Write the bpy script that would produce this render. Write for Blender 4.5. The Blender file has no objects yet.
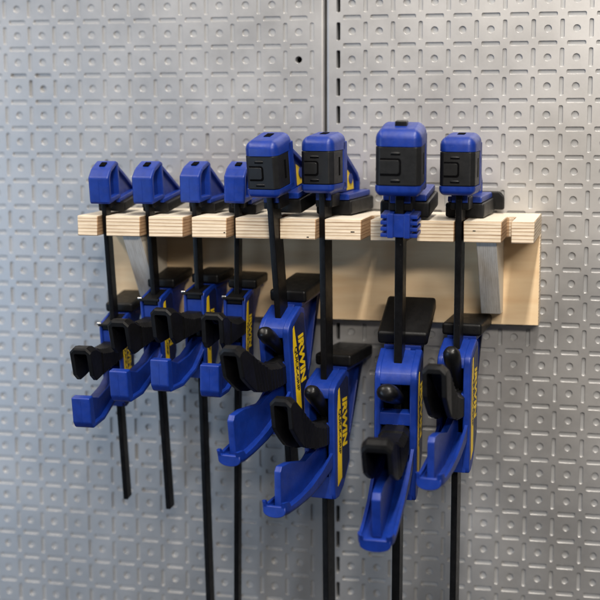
import bpy, bmesh, math, random
from mathutils import Vector, Matrix, Euler
from mathutils.geometry import delaunay_2d_cdt

random.seed(7)
S = 0.001                                   # everything below is in millimetres
scene = bpy.context.scene
COL = scene.collection

# ------------------------------------------------------------------ materials
def newmat(name):
    m = bpy.data.materials.new(name); m.use_nodes = True
    nt = m.node_tree; b = nt.nodes['Principled BSDF']
    return m, nt, b

def coords(nt, scale=(1, 1, 1)):
    tc = nt.nodes.new('ShaderNodeTexCoord'); mp = nt.nodes.new('ShaderNodeMapping')
    mp.inputs['Scale'].default_value = scale
    nt.links.new(tc.outputs['Object'], mp.inputs['Vector'])
    return mp.outputs['Vector']

def noise(nt, vec, scale, detail=4, rough=.55):
    n = nt.nodes.new('ShaderNodeTexNoise')
    n.inputs['Scale'].default_value = scale; n.inputs['Detail'].default_value = detail
    n.inputs['Roughness'].default_value = rough
    nt.links.new(vec, n.inputs['Vector']); return n.outputs['Fac']

def ramp(nt, fac, stops):
    r = nt.nodes.new('ShaderNodeValToRGB'); e = r.color_ramp.elements
    while len(e) < len(stops): e.new(.5)
    for el, (p, c) in zip(e, stops):
        el.position = p; el.color = (*c, 1) if len(c) == 3 else c
    nt.links.new(fac, r.inputs['Fac']); return r.outputs['Color']

def bump(nt, b, fac, strength, dist):
    n = nt.nodes.new('ShaderNodeBump')
    n.inputs['Strength'].default_value = strength; n.inputs['Distance'].default_value = dist
    nt.links.new(fac, n.inputs['Height']); nt.links.new(n.outputs['Normal'], b.inputs['Normal'])

def plastic(name, c, rough=.42, var=.12, wear=0.0, metallic=0.0, grain=900, gs=.12, spec=.5):
    m, nt, b = newmat(name)
    b.inputs['Specular IOR Level'].default_value = spec
    v = coords(nt)
    f = noise(nt, v, 70, 5, .65)
    lo = tuple(x*(1-var) for x in c); hi = tuple(min(1, x*(1+var)) for x in c)
    base = ramp(nt, f, [(.3, lo), (.7, hi)])
    sc = noise(nt, coords(nt, (260, 1900, 420)), 1.0, 3, .6)
    du = noise(nt, v, 1300, 2, .5)
    mu = nt.nodes.new('ShaderNodeMath'); mu.operation = 'MAXIMUM'
    nt.links.new(ramp(nt, sc, [(.70, (0, 0, 0)), (.80, (1, 1, 1))]), mu.inputs[0])
    nt.links.new(ramp(nt, du, [(.70, (0, 0, 0)), (.78, (1, 1, 1))]), mu.inputs[1])
    m2 = nt.nodes.new('ShaderNodeMath'); m2.operation = 'MULTIPLY'; m2.inputs[1].default_value = wear
    nt.links.new(mu.outputs[0], m2.inputs[0])
    mx = nt.nodes.new('ShaderNodeMixRGB'); mx.inputs[2].default_value = (*[min(1, x*.6+.16) for x in c], 1)
    nt.links.new(m2.outputs[0], mx.inputs[0]); nt.links.new(base, mx.inputs[1])
    nt.links.new(mx.outputs[0], b.inputs['Base Color'])
    f2 = noise(nt, v, 160, 6, .7)
    rr = ramp(nt, f2, [(.3, (rough-.08,)*3), (.75, (rough+.12,)*3)])
    nt.links.new(rr, b.inputs['Roughness'])
    b.inputs['Metallic'].default_value = metallic
    bump(nt, b, noise(nt, v, grain, 2), gs, .0003)
    return m

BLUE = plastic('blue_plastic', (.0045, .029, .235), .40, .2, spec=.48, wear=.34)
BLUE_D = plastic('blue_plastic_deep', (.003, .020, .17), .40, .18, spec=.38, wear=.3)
BLACK = plastic('black_rubber', (.0045, .0045, .005), .46, .3, gs=.25, spec=.28, wear=.16)
GLOSS = plastic('glossy_black_plastic', (.005, .005, .0055), .36, .2, gs=.1, spec=.4)
CHAR = plastic('charcoal_plastic', (.0095, .0098, .0105), .46, .25, spec=.34, wear=.12)
DARK = plastic('dark_interior', (.002, .002, .0025), .9, .2, spec=.05)
BAR = plastic('black_steel', (.0042, .0042, .0048), .34, .4, grain=500, gs=.2, spec=.22, wear=.3)
NAVY = plastic('navy_label', (.007, .012, .055), .35, .08, gs=.02)
YEL = plastic('yellow_label', (.88, .60, .010), .38, .05, gs=.02)
INK = plastic('black_ink', (.008, .008, .010), .45, .05, gs=.02)
STEEL = plastic('bright_steel', (.62, .62, .62), .28, .1, metallic=1.0, gs=.05)

def sheet_metal(name, base, met=.88):
    m, nt, b = newmat(name)
    v = coords(nt)
    f = noise(nt, v, 9, 6, .65)
    f2 = noise(nt, v, 420, 3, .7)
    mx = nt.nodes.new('ShaderNodeMath'); mx.operation = 'MULTIPLY_ADD'
    nt.links.new(f2, mx.inputs[0]); mx.inputs[1].default_value = .35; nt.links.new(f, mx.inputs[2])
    lo = tuple(x*.93 for x in base); hi = tuple(x*1.05 for x in base)
    nt.links.new(ramp(nt, mx.outputs[0], [(.45, lo), (.9, hi)]), b.inputs['Base Color'])
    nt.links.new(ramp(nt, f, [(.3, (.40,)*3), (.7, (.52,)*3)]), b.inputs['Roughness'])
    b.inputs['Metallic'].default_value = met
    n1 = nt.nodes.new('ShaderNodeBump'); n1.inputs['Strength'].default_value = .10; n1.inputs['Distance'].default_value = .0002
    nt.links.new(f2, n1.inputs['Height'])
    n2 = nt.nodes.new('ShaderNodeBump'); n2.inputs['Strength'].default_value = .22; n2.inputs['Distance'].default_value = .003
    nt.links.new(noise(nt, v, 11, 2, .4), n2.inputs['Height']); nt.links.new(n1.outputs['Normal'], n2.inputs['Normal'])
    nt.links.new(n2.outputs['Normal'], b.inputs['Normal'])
    return m
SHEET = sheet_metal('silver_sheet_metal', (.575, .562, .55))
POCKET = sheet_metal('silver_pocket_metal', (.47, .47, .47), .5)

def birch_face(name, c1, c2, axis_scale):
    m, nt, b = newmat(name)
    v = coords(nt, axis_scale)
    f = noise(nt, v, 7, 6, .6)
    nt.links.new(ramp(nt, f, [(.25, c1), (.55, tuple((a+d)/2 for a, d in zip(c1, c2))), (.8, c2)]), b.inputs['Base Color'])
    b.inputs['Roughness'].default_value = .55
    bump(nt, b, noise(nt, v, 60, 4), .06, .0003)
    return m
BIRCH = birch_face('birch_face', (.78, .535, .30), (.93, .74, .48), (1.6, 14, 14))
BIRCH_TOP = birch_face('birch_top', (.76, .67, .53), (.86, .79, .67), (1.6, 22, 22))

def ply_edge(name, axis, period=.0029, tint=(1, 1, 1)):
    m, nt, b = newmat(name)
    tc = nt.nodes.new('ShaderNodeTexCoord')
    sep = nt.nodes.new('ShaderNodeSeparateXYZ'); nt.links.new(tc.outputs['Object'], sep.inputs[0])
    mp = nt.nodes.new('ShaderNodeMapping'); nt.links.new(tc.outputs['Object'], mp.inputs['Vector'])
    mp.inputs['Scale'].default_value = (4, 8, 170) if axis == 'Z' else (300, 8, 6)
    wob = noise(nt, mp.outputs['Vector'], 1.2, 3)
    ma = nt.nodes.new('ShaderNodeMath'); ma.operation = 'MULTIPLY_ADD'
    nt.links.new(wob, ma.inputs[0]); ma.inputs[1].default_value = .0036 if axis == 'Z' else .0012
    nt.links.new(sep.outputs[axis], ma.inputs[2])
    dv = nt.nodes.new('ShaderNodeMath'); dv.operation = 'DIVIDE'
    nt.links.new(ma.outputs[0], dv.inputs[0]); dv.inputs[1].default_value = period
    fr = nt.nodes.new('ShaderNodeMath'); fr.operation = 'FRACT'; nt.links.new(dv.outputs[0], fr.inputs[0])
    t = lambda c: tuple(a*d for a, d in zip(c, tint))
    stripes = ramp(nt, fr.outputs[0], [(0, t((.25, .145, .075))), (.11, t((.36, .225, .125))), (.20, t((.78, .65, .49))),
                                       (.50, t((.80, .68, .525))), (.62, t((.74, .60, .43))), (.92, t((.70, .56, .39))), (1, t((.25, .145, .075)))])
    # the glue lines fade in and out along the edge
    mp3 = nt.nodes.new('ShaderNodeMapping'); nt.links.new(tc.outputs['Object'], mp3.inputs['Vector'])
    mp3.inputs['Scale'].default_value = (14, 14, 330) if axis == 'Z' else (330, 14, 14)
    fade = noise(nt, mp3.outputs['Vector'], 1.0, 3)
    fm = nt.nodes.new('ShaderNodeMixRGB'); fm.inputs[2].default_value = (*t((.79, .67, .51)), 1)
    nt.links.new(ramp(nt, fade, [(.38, (0, 0, 0)), (.72, (.45, .45, .45))] if axis == 'Z' else [(.2, (.55,)*3), (.6, (.9,)*3)]), fm.inputs[0]); nt.links.new(stripes, fm.inputs[1])
    stripes = fm.outputs[0]
    mp2 = nt.nodes.new('ShaderNodeMapping'); nt.links.new(tc.outputs['Object'], mp2.inputs['Vector'])
    mp2.inputs['Scale'].default_value = (60, 60, 500) if axis == 'Z' else (500, 60, 60)
    f = noise(nt, mp2.outputs['Vector'], 1.0, 5, .7)
    mix = nt.nodes.new('ShaderNodeMixRGB'); mix.blend_type = 'MULTIPLY'; mix.inputs[0].default_value = .55
    nt.links.new(stripes, mix.inputs[1])
    nt.links.new(ramp(nt, f, [(.3, (.62, .58, .52)), (.62, (1, 1, 1))]), mix.inputs[2])
    nt.links.new(mix.outputs[0], b.inputs['Base Color'])
    b.inputs['Roughness'].default_value = .7
    bump(nt, b, f, .2, .0004)
    return m
EDGE_Z = ply_edge('plywood_edge', 'Z')
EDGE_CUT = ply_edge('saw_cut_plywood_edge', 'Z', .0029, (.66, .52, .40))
EDGE_X = ply_edge('cool_lit_plywood_edge', 'X', .0017, (1.1, 1.24, 1.5))  # brace fronts: the cool light on them is put into the bluish tint

# ------------------------------------------------------------------ mesh builder
class MB:
    """collects several shapes into ONE mesh (mm)"""
    def __init__(self): self.bm = bmesh.new(); self.mats = []
    def mi(self, m):
        if m not in self.mats: self.mats.append(m)
        return self.mats.index(m)
    def absorb(self, b, mat, bevel=0, seg=2, xf=None):
        if bevel > 0:
            bmesh.ops.recalc_face_normals(b, faces=b.faces)
            es = [e for e in b.edges if len(e.link_faces) == 2 and e.calc_face_angle(0) > .5]
            bmesh.ops.bevel(b, geom=es, offset=bevel, segments=seg, affect='EDGES', profile=.5, clamp_overlap=True)
        bmesh.ops.recalc_face_normals(b, faces=b.faces)
        k = self.mi(mat)
        for f in b.faces: f.material_index = k
        if xf is not None: bmesh.ops.transform(b, matrix=xf, verts=b.verts)
        me = bpy.data.meshes.new('tmp'); b.to_mesh(me); b.free()
        self.bm.from_mesh(me); bpy.data.meshes.remove(me)
    def prism(self, prof, x0, x1, mat, bevel=0, seg=2, axis='X', xf=None):
        b = bmesh.new()
        def P(a, c, t):
            return {'X': (t, a, c), 'Z': (a, c, t), 'Y': (a, t, c)}[axis]
        lo = [b.verts.new(P(a, c, x0)) for a, c in prof]
        hi = [b.verts.new(P(a, c, x1)) for a, c in prof]
        b.faces.new(lo); b.faces.new(hi[::-1])
        n = len(prof)
        for i in range(n): b.faces.new((lo[i], hi[i], hi[(i+1) % n], lo[(i+1) % n]))
        self.absorb(b, mat, bevel, seg, xf); return self
    def box(self, x0, x1, y0, y1, z0, z1, mat, bevel=0, seg=2, xf=None):
        return self.prism([(y0, z0), (y1, z0), (y1, z1), (y0, z1)], x0, x1, mat, bevel, seg, 'X', xf)
    def strip(self, pts, th, x0, x1, mat, bevel=0, seg=2):
        """a strip of thickness th hanging below a YZ polyline"""
        n = len(pts); low = []
        for i, (y, z) in enumerate(pts):
            a = Vector(pts[max(i-1, 0)]); c = Vector(pts[min(i+1, n-1)])
            d = (c-a).normalized(); nrm = Vector((-d.y, d.x))
            if nrm.y > 0: nrm = -nrm
            low.append((y+nrm.x*th, z+nrm.y*th))
        return self.prism(list(pts)+low[::-1], x0, x1, mat, bevel, seg)
    def cap(self, x, y0, y1, z0, z1, rise, bev, mat, up=True, seg=4):
        """block whose far side (top or bottom) and flanks are strongly rounded"""
        b = bmesh.new()
        zt = lambda y: z1+rise*(y-y0)/(y1-y0)
        vs = [b.verts.new((sx, y, z)) for sx in (-x, x) for y, z in ((y0, z0), (y1, z0), (y1, zt(y1)), (y0, zt(y0)))]
        for f in ((0, 1, 2, 3), (4, 5, 6, 7), (0, 1, 5, 4), (1, 2, 6, 5), (2, 3, 7, 6), (3, 0, 4, 7)): b.faces.new([vs[i] for i in f])
        bmesh.ops.recalc_face_normals(b, faces=b.faces)
        es = [e for e in b.edges if not all(abs(v.co.z-z0) < 1e-6 for v in e.verts)]
        bmesh.ops.bevel(b, geom=es, offset=bev, segments=seg, affect='EDGES', profile=.42, clamp_overlap=True)
        self.absorb(b, mat); return self
    def loft(self, rings, mat, cap=True, xf=None):
        b = bmesh.new()
        R = [[b.verts.new(p) for p in r] for r in rings]
        n = len(R[0])
        for i in range(len(R)-1):
            for j in range(n): b.faces.new((R[i][j], R[i][(j+1) % n], R[i+1][(j+1) % n], R[i+1][j]))
        if cap: b.faces.new(R[0]); b.faces.new(R[-1])
        self.absorb(b, mat, 0, 2, xf); return self
    def dome(self, c, r, mat, sc=(1, 1, 1), xf=None, u=16, v=10):
        b = bmesh.new(); bmesh.ops.create_uvsphere(b, u_segments=u, v_segments=v, radius=r)
        M = Matrix.Translation(c) @ Matrix.Diagonal((*sc, 1))
        if xf is not None: M = M @ xf
        bmesh.ops.transform(b, matrix=M, verts=b.verts)
        self.absorb(b, mat); return self
    def cyl(self, p0, p1, r, mat, bevel=0, n=20):
        b = bmesh.new()
        a, c = Vector(p0), Vector(p1); d = c-a
        bmesh.ops.create_cone(b, cap_ends=True, segments=n, radius1=r, radius2=r, depth=d.length)
        bmesh.ops.transform(b, matrix=Matrix.Translation((a+c)/2) @ d.to_track_quat('Z', 'Y').to_matrix().to_4x4(), verts=b.verts)
        self.absorb(b, mat, bevel); return self
    def build(self, name, parent=None, angle=38, wn=True):
        me = bpy.data.meshes.new(name)
        bmesh.ops.scale(self.bm, vec=(S, S, S), verts=self.bm.verts)
        self.bm.to_mesh(me); self.bm.free()
        for m in self.mats: me.materials.append(m)
        for p in me.polygons: p.use_smooth = True
        me.set_sharp_from_angle(angle=math.radians(angle))
        o = bpy.data.objects.new(name, me); COL.objects.link(o)
        if wn:
            w = o.modifiers.new('weighted_normals', 'WEIGHTED_NORMAL'); w.keep_sharp = True; w.weight = 80
        if parent is not None: o.parent = parent
        return o

def empty(name, loc, label, cat, group=None):
    o = bpy.data.objects.new(name, None); COL.objects.link(o)
    o.location = [c*S for c in loc]; o.empty_display_size = .02
    o['label'] = label; o['category'] = cat
    if group: o['group'] = group
    return o

# ------------------------------------------------------------------ perforated wall panels
PITCH = 25.4
def rounded_slot(cx, cy, hl, hw, vertical, n=3, r=None):
    r = hw*.62 if r is None else r
    w, h = (hw, hl) if vertical else (hl, hw)
    pts = []
    for sx, sy, a0 in ((1, 1, 0), (-1, 1, 90), (-1, -1, 180), (1, -1, 270)):
        for k in range(n+1):
            a = math.radians(a0 + 90*k/n)
            pts.append((cx+sx*(w-r)+r*math.cos(a), cy+sy*(h-r)+r*math.sin(a)))
    return pts
def ring_offset(loop, d):
    """grow a counter-clockwise loop by d"""
    n = len(loop); out = []
    for i in range(n):
        a = Vector(loop[i-1]); b = Vector(loop[i]); c = Vector(loop[(i+1) % n])
        t = (c-a).normalized(); out.append((b.x+t.y*d, b.y-t.x*d))
    return out

def perforated_panel(x0, cols, rows, first_open, margin_l, margin_r, DEPTH=1.9):
    """one stamped sheet: round holes, and slots between them; x0 = x of the first hole column"""
    tx0, tx1, tz0, tz1 = -.60, .40, -.60, .40          # tile window in pitches, holds hole, slot below and slot at left
    HOLE = [(3.15*math.cos(2*math.pi*k/18), 3.15*math.sin(2*math.pi*k/18)) for k in range(18)]
    HS = rounded_slot(0, -.5*PITCH, 8.1, 1.85, False)
    VS = rounded_slot(-.5*PITCH, 0, 8.1, 1.65, True)
    def tile(loops, txr):
        outer = [(tx0*PITCH, tz0*PITCH), (txr*PITCH, tz0*PITCH), (txr*PITCH, tz1*PITCH), (tx0*PITCH, tz1*PITCH)]
        V = list(outer); F = [list(range(4))]; big = []
        for lp in loops:
            g = ring_offset(lp, .28)
            big.append(g); F.append(list(range(len(V), len(V)+len(g)))[::-1]); V += g
        E = []
        for f in F: E += [(f[i], f[(i+1) % len(f)]) for i in range(len(f))]
        vs, es, fs, ov, oe, of = delaunay_2d_cdt([Vector(v) for v in V], E, [], 0, 1e-5)
        tris = []
        for f in fs:
            c = sum((Vector(vs[i]) for i in f), Vector((0, 0)))/len(f)
            ins = False
            for g in big:                                # point in polygon
                k = False
                for i in range(len(g)):
                    (ax, ay), (bx, by) = g[i-1], g[i]
                    if (ay > c.y) != (by > c.y) and c.x < (bx-ax)*(c.y-ay)/(by-ay)+ax: k = not k
                ins |= k
            if not ins: tris.append(tuple(f))
        return [tuple(v) for v in vs], tris, big
    full = ([HOLE, HS, VS],)+tile([HOLE, HS, VS], tx1)
    last = ([VS],)+tile([VS], -.40)          # closing column of upright slots
    V, F, M = [], [], []
    r0, r1 = rows
    for ci in range(cols+1):
        loops, vs, tris, big = full if ci < cols else last
        for r in range(r0, r1):
            ox = x0+ci*PITCH; oz = -r*PITCH
            b0 = len(V)
            V += [(ox+x, 0, oz+z) for x, z in vs]
            for t in tris: F.append(tuple(b0+i for i in t)); M.append(0)
            for li, (lp, g) in enumerate(zip(loops, big)):
                n = len(lp); base = len(V)
                opened = first_open and ci == 0 and li == 2
                if random.random() < .02: DEEP.setdefault((ci, r, li), random.uniform(2.1, 2.6))
                special = DEEP.get((ci, r, li), 0)
                deep = special == 9
                D = 9 if opened else (special or DEPTH+random.uniform(-.2, .3))
                g2 = ring_offset(lp, .11)
                V += [(ox+x, 0, oz+z) for x, z in g]
                V += [(ox+x, .10, oz+z) for x, z in g2]
                V += [(ox+x, .45, oz+z) for x, z in lp]
                V += [(ox+x, D, oz+z) for x, z in lp]
                for q in range(3):
                    for i in range(n):
                        j = (i+1) % n
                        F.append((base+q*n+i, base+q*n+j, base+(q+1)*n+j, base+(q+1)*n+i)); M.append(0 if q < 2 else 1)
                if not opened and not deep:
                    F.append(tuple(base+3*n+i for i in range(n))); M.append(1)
    # plain margins and folded flanges at the sides
    zt = -(r0-.60)*PITCH + 0; zt = -r0*PITCH+tz1*PITCH; zb = -(r1-1)*PITCH+tz0*PITCH
    xl = x0+tx0*PITCH; xr = x0+(cols-.40)*PITCH
    def fold(xe, out):
        s = 1 if out > xe else -1
        prof = [(xe, 0), (out-s*2.2, 0)]
        for k in range(1, 6):
            a = math.radians(90*k/5); prof.append((out-s*2.2+s*2.2*math.sin(a), 2.2-2.2*math.cos(a)))
        prof.append((out, 19))
        b = len(V)
        for x, y in prof: V.extend([(x, y, zt), (x, y, zb)])
        for i in range(len(prof)-1):
            F.append((b+2*i, b+2*i+1, b+2*i+3, b+2*i+2)); M.append(0)
    fold(xr, margin_r); fold(xl, margin_l)
    me = bpy.data.meshes.new('perforated_panel')
    me.from_pydata([(x*S, y*S, z*S) for x, y, z in V], [], F)
    me.materials.append(SHEET); me.materials.append(POCKET)
    for p, m in zip(me.polygons, M): p.material_index = m; p.use_smooth = len(p.vertices) == 4
    b = bmesh.new(); b.from_mesh(me)
    bmesh.ops.remove_doubles(b, verts=b.verts, dist=1e-6)
    bmesh.ops.recalc_face_normals(b, faces=b.faces)
    b.to_mesh(me); b.free()
    me.set_sharp_from_angle(angle=math.radians(50))
    for p in me.polygons: p.use_smooth = abs(p.normal.y) < .97
    o = bpy.data.objects.new('perforated_panel', me); COL.objects.link(o)
    return o
DEEP = {(15, 2, 0): 9, (4, 2, 1): 2.6, (5, 2, 1): 3, (5, 3, 2): 2.4, (5, 3, 0): 2.6, (5, 3, 1): 2}
pl = perforated_panel(-4*PITCH, 16, (-5, 27), False, -4.95*PITCH, 303.6, 1.1)
pl['label'] = 'silver perforated metal wall panel left of the vertical seam, behind the small clamps'
pl['category'] = 'wall panel'; pl['group'] = 'perforated panels covering the wall'
DEEP = {}
pr = perforated_panel(13*PITCH-.5, 16, (-5, 27), True, 305.7, 29.0*PITCH)
pr['label'] = 'silver perforated metal wall panel right of the vertical seam, with a column of black slots'
pr['category'] = 'wall panel'; pr['group'] = 'perforated panels covering the wall'

m, nt, b = newmat('slot_shade_wall'); b.inputs['Roughness'].default_value = .9  # backing wall coloured dark: shade seen through the open slots
nt.links.new(ramp(nt, noise(nt, coords(nt), 6), [(.3, (.035, .036, .038)), (.7, (.05, .05, .052))]), b.inputs['Base Color'])
w = MB(); w.box(-900, 1500, 20, 60, -1300, 900, m); wo = w.build('wall', wn=False); wo['kind'] = 'structure'

# ------------------------------------------------------------------ plywood rack
XL, XR, YF, YB, ZT, ZU = 99.0, 505.3, -105.0, -3.0, -190.3, -208.3
SLOT = [122+40*k for k in range(10)]
rack = empty('clamp_rack', ((XL+XR)/2, YB, ZU-82), 'pale plywood rack with ten notches along its front, screwed to the metal wall panels', 'tool rack')
def local(o, parent):
    o.parent = parent; o.location = -parent.location
    return o
prof = [(XL, YF)]
for sx in SLOT:
    prof += [(sx-4, YF), (sx-4, -51), (sx-2.6, -49.5), (sx+2.6, -49.5), (sx+4, -51), (sx+4, YF)]
prof += [(XR, YF), (XR, YB), (XL, YB)]
m_ = MB(); m_.prism(prof, ZU, ZT, EDGE_Z, .55, 1, 'Z')
k = m_.mi(BIRCH_TOP)
for f in m_.bm.faces:
    if abs(f.normal.z) > .8: f.material_index = k
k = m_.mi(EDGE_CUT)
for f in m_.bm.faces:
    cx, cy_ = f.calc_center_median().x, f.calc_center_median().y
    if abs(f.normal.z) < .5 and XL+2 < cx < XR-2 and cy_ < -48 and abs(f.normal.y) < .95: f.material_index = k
for vx, vz, vw in ((350.5, -201.0, 1.7), (311, -206.2, 1.0), (236, -203.5, .8), (455, -198.4, 1.2)):
    m_.box(vx-vw, vx+vw, YF-.06, YF+2, vz-.45, vz+.45, DARK)
local(m_.build('shelf_board', wn=False), rack)
m_ = MB(); m_.box(XL+.4, XR+.2, -21, YB, ZU-82, ZU-.05, EDGE_Z, .5, 1)
k = m_.mi(BIRCH)
for f in m_.bm.faces:
    if abs(f.normal.y) > .8: f.material_index = k
local(m_.build('back_board', wn=False), rack)
for bx in (147.2, 464.8):
    m_ = MB(); m_.prism([(-98, ZU-.05), (-21.05, ZU-.05), (-21.05, -279), (-46, -277)], bx-8.6, bx+8.6, EDGE_X, .4, 1)
    k = m_.mi(BIRCH_TOP)
    for f in m_.bm.faces:
        if abs(f.normal.x) > .8: f.material_index = k
    local(m_.build('brace', wn=False), rack)

# ------------------------------------------------------------------ clamps
def text_mesh(body, size, mat, spec, extrude=.05, weight=0.0, sx=1.0):
    """lettering lying in the YZ plane, reading downwards, seen from +X. spec = (x, y of baseline, z of start)"""
    cu = bpy.data.curves.new('lettering', 'FONT'); cu.body = body; cu.size = size*S
    cu.extrude = extrude*S; cu.offset = weight*S; cu.align_x = 'LEFT'; cu.space_character = 1.0
    ob = bpy.data.objects.new('lettering', cu); COL.objects.link(ob)
    bpy.context.view_layer.update()
    me = bpy.data.meshes.new_from_object(ob.evaluated_get(bpy.context.evaluated_depsgraph_get()))
    bpy.data.objects.remove(ob); bpy.data.curves.remove(cu)
    x, y, z = spec
    M = Matrix(((0, 0, 1, x*S), (0, 1, 0, y*S), (-1*sx, 0, 0, z*S), (0, 0, 0, 1)))
    me.transform(M)
    if M.determinant() < 0: me.flip_normals()
    me.materials.clear(); me.materials.append(mat)
    return me
def link_mesh(name, me, parent):
    o = bpy.data.objects.new(name, me); COL.objects.link(o); o.parent = parent; return o

def u_ring(y, z, hw, h, th=2.6, dz=6.5, lean=0):
    o = [(-hw, h)]+[(-hw*math.cos(math.pi*q/10), -dz*math.sin(math.pi*q/10)) for q in range(11)]+[(hw, h)]
    i = [(hw-th, h), (hw-th, .8), (-hw+th, .8), (-hw+th, h)]
    return [(px, y-pz*lean, z+pz) for px, pz in o+i]

def interp(st, y):
    for a, b in zip(st, st[1:]):
        if a[0] <= y <= b[0]:
            t = (y-a[0])/(b[0]-a[0]); return a[1]+t*(b[1]-a[1]), a[2]+t*(b[2]-a[2])
    return st[-1][1:]
def trigger_mesh(mb, st, w, th, ch, r0, r1, step, mat):
    """downward-open finger channel lofted along Y; ribs between r0 and r1"""
    ys = sorted(set([a[0] for a in st if not (r0-.8 < a[0] < r1+.8)] + [r0+step*q/2 for q in range(int((r1-r0)/step*2)+1)]))
    rings = []
    for y in ys:
        zt, zb = interp(st, y); g = 0
        if r0 <= y <= r1: g = .55 if int(round((y-r0)/step*2)) % 2 else -.3
        if y == ys[0]: g = -.8
        a = w/2+g; t = zt+g*.8; dy = .18
        P = [(-a+.8, zb), (-a, zb+.9), (-a, t-ch), (-a+ch, t), (a-ch, t), (a, t-ch), (a, zb+.9), (a-.8, zb),
             (w/2-th, zb), (w/2-th, zt-th-1.4), (w/2-th-1, zt-th-.3), (-w/2+th+1, zt-th-.3), (-w/2+th, zt-th-1.4), (-w/2+th, zb)]
        rings.append([(px, y+(zt-pz)*dy*(1 if y < -60*w/20 else 0), pz) for px, pz in P])
    mb.loft(rings, mat)

def make_bar(root, w, d, L, z1):
    m = MB(); m.box(-w/2, w/2, -d/2, d/2, -L, z1, BAR, .7, 2); m.build('bar', root)

def mini_clamp(c):
    root = empty('bar_clamp', (0, 0, 0), c['label'], 'bar clamp', 'blue one-handed bar clamps hanging in the rack')
    make_bar(root, 4.6, 11.5, c['L'], 30)
    # fixed jaw
    m = MB()
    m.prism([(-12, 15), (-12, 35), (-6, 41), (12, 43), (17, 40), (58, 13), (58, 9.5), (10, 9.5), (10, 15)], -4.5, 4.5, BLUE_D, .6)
    m.prism([(-14.5, 13), (-14.5, 36.5), (-6, 43.2), (-2, 43), (-8, 35), (-9, 14)], -9.6, 9.6, BLUE, 2.0, 3)
    m.strip([(-9.5, 40.3), (-4.5, 43.8), (9, 47.5), (14.6, 45.5)], 4.5, -9.3, 9.3, BLUE, 1.3)
    m.prism([(-13.8, 12.4), (15, 13.2), (15, 17), (-13.8, 17.6)], -9.4, 9.4, BLUE, 1.2)
    m.box(-9.3, 9.3, 10.5, 14.5, 14.5, 45, BLUE, .8)
    m.strip([(12.5, 46), (30, 34.5), (60, 13.5)], 3.2, -7.2, 7.2, BLUE, .7)
    m.prism([(11, 9), (62, 9), (62, 13), (11, 13)], -9.5, 9.5, BLUE, .8)
    m.box(-.3, .3, -14.68, -14, 15.5, 34.5, BLUE, .12, 1)
    j = m.build('fixed_jaw', root)
    m = MB(); m.box(-2.6, 2.6, -3, 4.5, 0, 1.2, DARK, .2, 1, Matrix.Translation((0, 0, 45.0)) @ Matrix.Rotation(math.radians(14), 4, 'X')); m.build('bar_end', j)
    m = MB(); m.box(-13, 13, 13, 64, 0, 9, BLACK, 1.6, 2); m.box(-6, 6, -3, 13, 7, 13.3, BLACK, .8); m.build('jaw_pad', j)
    # movable jaw and housing
    sl = Matrix.Translation((0, 0, c['zb']))
    h = MB()
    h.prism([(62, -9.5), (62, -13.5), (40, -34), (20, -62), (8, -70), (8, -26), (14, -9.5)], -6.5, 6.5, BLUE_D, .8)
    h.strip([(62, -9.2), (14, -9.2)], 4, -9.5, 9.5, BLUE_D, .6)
    side = [(-14, -88), (-14, -16), (-12, -12.3), (-6, -11), (12, -8.5), (17, -12), (18, -70), (4, -91), (-10, -93)]
    for s in (-1, 1):
        h.prism(side, s*7.2 if s > 0 else -10, 10 if s > 0 else -7.2, BLUE, .9)
    h.prism([(-12.6, -19), (-12.6, -31.5), (-8, -32.5), (-4, -18)], -7.4, 7.4, BLUE, .8)
    h.prism([(-13.2, -76), (-13.2, -92), (2, -91), (2, -76)], -7.4, 7.4, BLUE, .6)
    h.box(-7.3, 7.3, -4, 14, -86, -17, DARK)
    hous = h.build('housing', root); hous.location = (0, 0, c['zb']*S)
    m = MB(); m.box(-13.5, 13.5, 13, 64, -9, 0, BLACK, 2.4, 3); m.build('jaw_pad', hous)
    m = MB(); m.prism([(-17, -11.5), (-17, -14), (12, -12), (12, -9.5)], -7.0, 7.0, BLACK, .7)
    m.box(-9.8, 9.8, -17.2, -13.9, -14, -11.4, BLACK, .7)
    m.prism([(-13.5, -13), (-13.5, -18), (-8, -18), (-8, -13)], -6.5, 6.5, BLACK, .6)
    lev = m.build('release_lever', root); lev.location = (0, 0, c['zb']*S)
    m = MB(); m.cyl((-10.8, -15.4, -11.6), (-7, -15.4, -11.6), 1.25, STEEL, .3); m.build('rivet', lev)
    # trigger
    m = MB()
    st = [(-86, -14, -39), (-85, -13, -40), (-80, -12.6, -45.5), (-72, -14.5, -45.5), (-58, -22, -45), (-38, -27.5, -45), (-18, -29.5, -45), (-4, -30, -46)]
    trigger_mesh(m, st, 20, 4.0, 4.0, -62, -18, 5.0, BLACK)
    tr = m.build('trigger', root, angle=24); tr.location = (0, 0, c['zb']*S)
    # handle
    m = MB()
    m.prism([(-93, -56), (-93, -79), (-90, -84), (-84, -86), (-82, -84), (-84, -56)], -8.6, 8.6, BLUE, 1.6, 3)
    m.box(-.3, .3, -93.2, -92.5, -79, -58.5, BLUE, .12, 1)
    m.prism([(-86, -57), (-62, -66), (-38, -64), (-8, -54), (-6, -76), (-30, -80), (-60, -86), (-86, -84)], -5, 5, BLUE_D, .8)
    m.strip([(-88, -81.5), (-62, -83), (-34, -76.5), (-14, -64), (-10, -58)], 3.6, -8.8, 8.8, BLUE, .9)
    hd = m.build('handle', root); hd.location = (0, 0, c['zb']*S)
    # label with lettering, on the right cheek
    m = MB()
    m.prism([(-9.5, -84), (-9.5, -24), (-6, -16), (11, -12), (15, -15), (15.5, -68), (3, -86)], 10.05, 10.25, NAVY)
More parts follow.
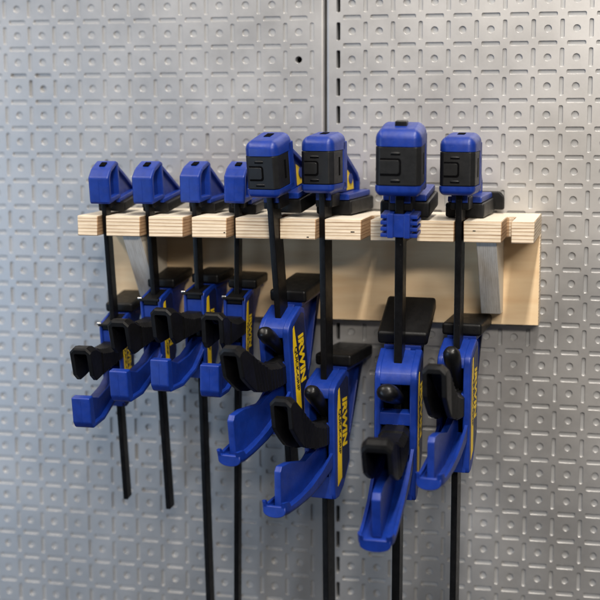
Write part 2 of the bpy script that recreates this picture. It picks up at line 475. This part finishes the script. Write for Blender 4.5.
    m.prism([(-9.5, -84), (-9.5, -36), (-7, -18), (-2.6, -16.5), (-1.5, -50), (-1.5, -85)], 10.25, 10.4, YEL)
    lb = m.build('label', root, wn=False); lb.location = (0, 0, c['zb']*S)
    link_mesh('lettering', text_mesh('IRWIN', 10.5, YEL, (10.45, .8, -30), weight=.42), lb)
    link_mesh('lettering', text_mesh('QUICK-GRIP', 5.6, INK, (10.45, -7.0, -36), weight=.16), lb)
    return root

def big_clamp(c, k=1.0, squeeze=0, drop=0, pad_tilt=0):
    """medium clamp; k widens it for the heavy one"""
    root = empty('bar_clamp', (0, 0, 0), c['label'], 'bar clamp', 'blue one-handed bar clamps hanging in the rack')
    def X(v): return v*k
    make_bar(root, X(5.6), 18*min(k, 1.1), c['L'], 60)
    m = MB()
    W = X(15.3)
    m.cap(W, -22.3, 16, 59, 71, 3.5, 6.5, BLUE)
    m.cap(W, -22, 15.8, 30, 22.3, 0, 4.2, BLUE)
    m.box(-W, W, 5, 15.5, 24, 66, BLUE, 1.0)
    m.box(-W+2, W-2, -12, 12, 26, 63, DARK)
    m.prism([(12, 20), (12, 66), (18, 63), (68, 32), (71, 18)], -X(4), X(4), BLUE_D, .6)
    m.strip([(14, 67), (20, 64), (66, 35), (71.5, 28)], 4, -X(7.2), X(7.2), BLUE, .8)
    m.box(-X(7.2), X(7.2), 67.5, 71.5, 16, 30, BLUE, .8)
    m.box(-X(7), X(7), -6, 12, 15, 23, BLUE, .8)
    m.prism([(20, 13), (78, 13), (78, 18.5), (20, 18.5)], -X(15), X(15), BLUE, 1.4)
    j = m.build('fixed_jaw', root)
    # black end cap with a latch
    m = MB(); cw = W-.3
    m.prism([(-cw, 4.8), (-cw, -18), (-cw+3.5, -21.8), (cw-3.5, -21.8), (cw, -18), (cw, 4.8)], 30.3, 58.7, CHAR, .8, 2, 'Z')
    lz0, lz1, lx0, lx1 = 37.5, 50.5, -cw+4.2, X(2.2)
    def latch(x0, x1, z0, z1, r):
        p = [(x0, z0), (x1-r, z0)]
        for q in range(1, 5): a = math.radians(-90+90*q/5); p.append((x1-r+r*math.cos(a), z0+r+r*math.sin(a)))
        p.append((x1, z0+r)); p.append((x1, z1-r))
        for q in range(1, 5): a = math.radians(90*q/5); p.append((x1-r+r*math.cos(a), z1-r+r*math.sin(a)))
        p += [(x1-r, z1), (x0, z1)]
        return p
    m.prism(latch(lx0, lx1, lz0, lz1, 2.5), -22.0, -21.5, DARK, 0, 1, 'Y')
    m.prism(latch(lx0-.4, lx1-1.5, lz0+1.5, lz1-1.5, 1.8), -22.25, -21.6, CHAR, .25, 1, 'Y')
    for zz in (34.2, 54.2):
        m.dome((-X(1.5), -21.8, zz), 1, CHAR, (4.2, 1.0, 1.0))
        m.box(-X(1.5)-4, -X(1.5)+4, -21.9, -21.6, zz-1.5, zz-.6, DARK)
    m.box(cw-.2, cw+.12, -6, -2.5, 37, 53, DARK)
    m.build('end_cap', j)
    m = MB()
    if c.get('end_block'): m.box(-X(4), X(4), -7, 3, 70, 76, GLOSS, .8)
    else: m.box(-3, 3, -5, 4.5, 0, 1, DARK, .15, 1, Matrix.Translation((0, 0, 72.55)) @ Matrix.Rotation(math.radians(5.2), 4, 'X'))
    m.build('bar_end', j)
    m = MB(); m.box(-X(17), X(17), 20, 82, 0, 13, BLACK, 2.2, 2); m.box(-X(8), X(8), -4, 16, 9, 20, BLACK, 1)
    if c.get('rear_pad'): m.prism([(-19, 4), (-19, 14), (-15, 18.5), (21, 18.5), (25, 14), (25, 2), (-19, 2)], 82.2, 88, BLACK, 1.6, 2, 'Y')
    m.build('jaw_pad', j)
    if not c.get('no_sticker'):
        m = MB(); m.prism([(44, 20), (44, 39), (48, 37), (60, 29), (62, 20)], X(4)+.05, X(4)+.25, YEL); m.build('sticker', j, wn=False)
        m = MB(); m.cyl((X(4)+.2, 53, 30), (X(4)+1.0, 53, 30), 4.6, BLUE); m.build('emblem', j)
    # housing
    zl = (0, 0, c['zb']*S)
    h = MB(); W2 = X(14.6)
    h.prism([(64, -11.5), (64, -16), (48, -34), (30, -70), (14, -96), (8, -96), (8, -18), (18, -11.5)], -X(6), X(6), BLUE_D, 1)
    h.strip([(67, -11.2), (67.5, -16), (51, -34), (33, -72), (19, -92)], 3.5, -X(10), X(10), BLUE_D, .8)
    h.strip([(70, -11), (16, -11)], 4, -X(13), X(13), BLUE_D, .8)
    side = [(-21, -119), (-21, -29), (-19, -24), (-12, -19), (10, -12), (18, -16), (19, -98), (2, -118), (-10, -125), (-19, -125)]
    h.prism(side, W2-6.5, W2, BLUE, 1.6, 3); h.prism(side, -W2, -W2+5.5, BLUE, 1.6, 3)
    h.prism([(-20.6, -33), (-20.6, -29), (-18.6, -24.5), (-12, -19.5), (9, -12.6), (12, -16), (12, -33)], -W2+3, W2-3, BLUE, .8)
    h.box(-W2+3, W2-3, -20.6, -8, -65, -55, BLUE, 1.0)
    h.box(-X(2), X(2), -20.9, -12, -78, -64, BLUE, .6)
    h.prism([(-20.6, -104), (-20.6, -124.4), (-8, -124.4), (4, -116), (4, -104)], -W2+3, W2-3, BLUE, .8)
    h.box(-W2+4, W2-4, -4, 15, -108, -30, DARK)
    hous = h.build('housing', root); hous.location = zl
    m = MB()
    xf = Matrix.Translation((0, 16, -6)) @ Matrix.Rotation(math.radians(pad_tilt), 4, 'X') @ Matrix.Translation((0, -16, 6))
    m.box(-X(17.5), X(17.5), 15, 76, -11, 0, BLACK, 2.6, 3, xf); m.build('jaw_pad', hous)
    # lever
    m = MB(); a0 = c.get('lever', 38)
    xf = Matrix.Translation((0, -8, -47)) @ Matrix.Rotation(math.radians(-a0), 4, 'X')
    rings = []
    for y, hw, hh in ((4, 5.5, 5), (-14, 6.5, 6), (-30, 7.6, 7), (-38, 7.2, 6.6), (-42, 5.2, 4.8), (-43.5, 2.2, 2)):
        rings.append([(X(hw)*math.cos(t)*(1.0), y, hh*math.sin(t)) for t in [2*math.pi*q/20 for q in range(20)]])
    m.loft(rings, GLOSS, True, Matrix.Rotation(math.radians(c.get('lever_yaw', 0)), 4, 'Z') @ xf)
    lev = m.build('release_lever', root); lev.location = zl
    # trigger
    m = MB()
    st = [(-110, -16, -40), (-109, -14, -42), (-104, -13, -48), (-98, -14.5, -54), (-89, -21, -61), (-74, -33, -66), (-54, -46, -70), (-34, -52, -73), (-16, -54, -75), (-4, -55, -75)]
    trigger_mesh(m, st, X(20), 3.9, 4.6, -88, -26, 6.2, BLACK)
    tr = m.build('trigger', root, angle=24)
    tr.location = (0, -6*S, (c['zb']-66-(7 if squeeze else 0))*S); tr.rotation_euler = (math.radians(squeeze), 0, 0)
    tr.data.transform(Matrix.Translation((0, 6*S, 66*S)))
    # handle
    m = MB()
    fin = [(-118, -104), (-118, -74), (-114, -70), (-98, -71), (-62, -79), (-40, -76), (-14, -68), (-8, -92), (-40, -104), (-70, -110), (-100, -109)]
    m.prism(fin, -X(3), X(3), BLUE, .9)
    path = [(-126, -103, 9.4, 5.5, .25), (-124, -104, 11, 6.8, .22), (-119.5, -105, 11.6, 7, .15), (-117, -105.5, 11.8, 3.0, 0), (-98, -106, 12, 4, 0), (-72, -105, 12.3, 6, 0), (-48, -101, 12.8, 8.5, 0), (-26, -95, 13, 11, 0), (-14, -91, 13, 12, 0)]
    m.loft([u_ring(y, z, X(hw), hh, lean=ln) for y, z, hw, hh, ln in path], BLUE)
    wall = [(-X(10)*math.cos(math.pi*q/10), -106-5.2*math.sin(math.pi*q/10)) for q in range(11)]
    m.prism([(-X(10), -101.3)]+wall+[(X(10), -101.3)], -126.2, -122.5, BLUE, .5, 1, 'Y')
    hd = m.build('handle', root)
    hd.location = (0, -14*S, (c['zb']-84)*S); hd.rotation_euler = (math.radians(drop), 0, 0)
    hd.data.transform(Matrix.Translation((0, 14*S, 84*S)))
    # label
    m = MB(); xo = W2+.05
    m.prism([(-14, -108), (-14, -35), (-11, -25), (9, -17.5), (15, -20), (15.5, -95), (3, -110)], xo, xo+.2, NAVY)
    m.prism([(-14, -114), (-14, -45), (-11.5, -27), (-8.5, -25), (-4, -60), (-3.6, -108)], xo+.2, xo+.35, YEL)
    lb = m.build('label', root, wn=False); lb.location = zl
    link_mesh('lettering', text_mesh('IRWIN', 15.0, YEL, (xo+.42, -.9, -36), weight=.62, sx=1.02), lb)
    link_mesh('lettering', text_mesh('QUICK-GRIP', 7.4, INK, (xo+.42, -10.6, -44), weight=.24), lb)
    return root

G = [
 dict(kind='mini', X=122, Y=-92, lean=8.2, phi=-1, roll=0, zb=-87, L=276, label='leftmost blue bar clamp, hanging lowest of the four small ones, with a short bar'),
 dict(kind='mini', X=162, Y=-88, lean=7.4, phi=-4.5, roll=0, zb=-62.5, L=283, label='small blue bar clamp second from the left, its short bar ending above the bottom edge'),
 dict(kind='mini', X=202, Y=-76, lean=3.8, phi=-6.5, roll=.2, zb=-57, L=520, label='third blue bar clamp from the left, a small one with a long bar'),
 dict(kind='mini', X=242, Y=-80, lean=3.0, phi=0, roll=1.4, zb=-60, L=520, label='rightmost of the four small blue clamps, partly behind a bigger clamp'),
 dict(kind='medium', X=282.5, Y=-108, lean=9.2, phi=-10, roll=0, zb=-69.5, L=268, label='black capped blue clamp just right of the small ones, its bar ending behind its neighbour'),
 dict(kind='medium', X=322, Y=-82, lean=1.5, phi=-9, roll=0, zb=-126, L=560, label='blue bar clamp under the panel seam with its yellow lettering in full view'),
 dict(kind='heavy', X=396, Y=-127, lean=5, phi=1, roll=.9, zb=-88, L=560, label='widest blue bar clamp, hung before the shelf with a ridged blue clip on its bar', end_block=True, no_sticker=True, lever=22, lever_yaw=-5),
 dict(kind='medium', X=442, Y=-94, lean=1.0, phi=-3.5, roll=.4, zb=-92, L=560, label='rightmost blue bar clamp, beside the right plywood brace and the empty notch', rear_pad=True, no_sticker=True, lever=50),
]
for c in G:
    if c['kind'] == 'mini': r = mini_clamp(c)
    elif c['kind'] == 'medium': r = big_clamp(c)
    else: r = big_clamp(c, 1.25, squeeze=15, drop=9, pad_tilt=16)
    c['root'] = r
    r.location = (c['X']*S, c['Y']*S, (ZT+.2)*S)
    # lean: top towards the viewer, bottom towards the wall
    r.rotation_euler = (Matrix.Rotation(math.radians(c['phi']), 3, 'Z') @ Matrix.Rotation(math.radians(c['roll']), 3, 'Y') @ Matrix.Rotation(math.radians(c['lean']), 3, 'X')).to_euler()
    if c['kind'] == 'heavy': r.scale = (1, 1.08, 1.12)
# the ridged clip on the bar of the wide clamp
m = MB()
m.box(-7, 7, -13.5, -10.5, -9.5, 8, BLUE, .8)
for s in (-1, 1):
    m.box(s*7-2.6, s*7+2.6, -14.5, 13, -10, 8.5, BLUE, .8)
    for q in range(4):
        z = 5.9-q*4.7
        m.box(min(s*8, s*15.5), max(s*8, s*15.5), -12.5, 10, z-1.45, z+1.45, BLUE, .6)
    m.box(min(s*8, s*11), max(s*8, s*11), -11.5, 9, -9, 7.5, BLUE_D)
clip = m.build('bar_stop', G[6]['root'])

# ------------------------------------------------------------------ camera
cam = bpy.data.cameras.new('camera'); co = bpy.data.objects.new('camera', cam); COL.objects.link(co)
yaw, pitch, roll = .2236, .1339, -.0026
cy, sy, cp, sp = math.cos(yaw), math.sin(yaw), math.cos(pitch), math.sin(pitch)
f = Vector((-sy*cp, cy*cp, -sp)); rr = Vector((cy, sy, 0)); u = rr.cross(f)
cr, sr = math.cos(roll), math.sin(roll)
r2 = cr*rr+sr*u; u2 = -sr*rr+cr*u
M = Matrix((r2, u2, -f)).transposed().to_4x4(); M.translation = Vector((.58079, -1.32233, -.0932))
co.matrix_world = M
cam.sensor_width = 36; cam.lens = 1441.65/600*36; cam.clip_start = .05; cam.clip_end = 50
cam.dof.use_dof = True; cam.dof.focus_distance = 1.245; cam.dof.aperture_fstop = 4.2
scene.camera = co

# ------------------------------------------------------------------ light
W = bpy.data.worlds.new('World'); scene.world = W; W.use_nodes = True
W.node_tree.nodes['Background'].inputs[0].default_value = (.95, .96, 1, 1)
W.node_tree.nodes['Background'].inputs[1].default_value = .065
def area(name, loc, target, sx, sy, energy, color):
    l = bpy.data.lights.new(name, 'AREA'); l.shape = 'RECTANGLE'; l.size = sx; l.size_y = sy
    l.energy = energy; l.color = color
    o = bpy.data.objects.new(name, l); COL.objects.link(o); o.location = loc
    d = (Vector(target)-Vector(loc)).normalized()
    o.rotation_euler = d.to_track_quat('-Z', 'Y').to_euler()
    return o
area('ceiling_lamp', (.70, -1.2, 1.35), (.70, -1.2001, 0), .10, 1.7, 56, (1, .94, .86))
area('ceiling_lamp', (-1.0, -1.0, 1.45), (-1.0, -1.0001, 0), .25, 2.0, 36, (1, .92, .83))
area('ceiling_lamp', (1.5, -3.0, 1.05), (.3, 0, -.25), 1.4, .25, 58, (1, .92, .82))
area('window_light', (-1.7, -1.7, -.5), (.15, 0, -.4), 1.2, 1.3, 20, (.50, .71, 1))

scene.view_settings.view_transform = 'Standard'; scene.view_settings.look = 'None'
scene.view_settings.exposure = 0; scene.view_settings.gamma = 1
scene.render.engine = 'CYCLES'
scene.cycles.use_denoising = True
scene.render.resolution_x = scene.render.resolution_y = 1024
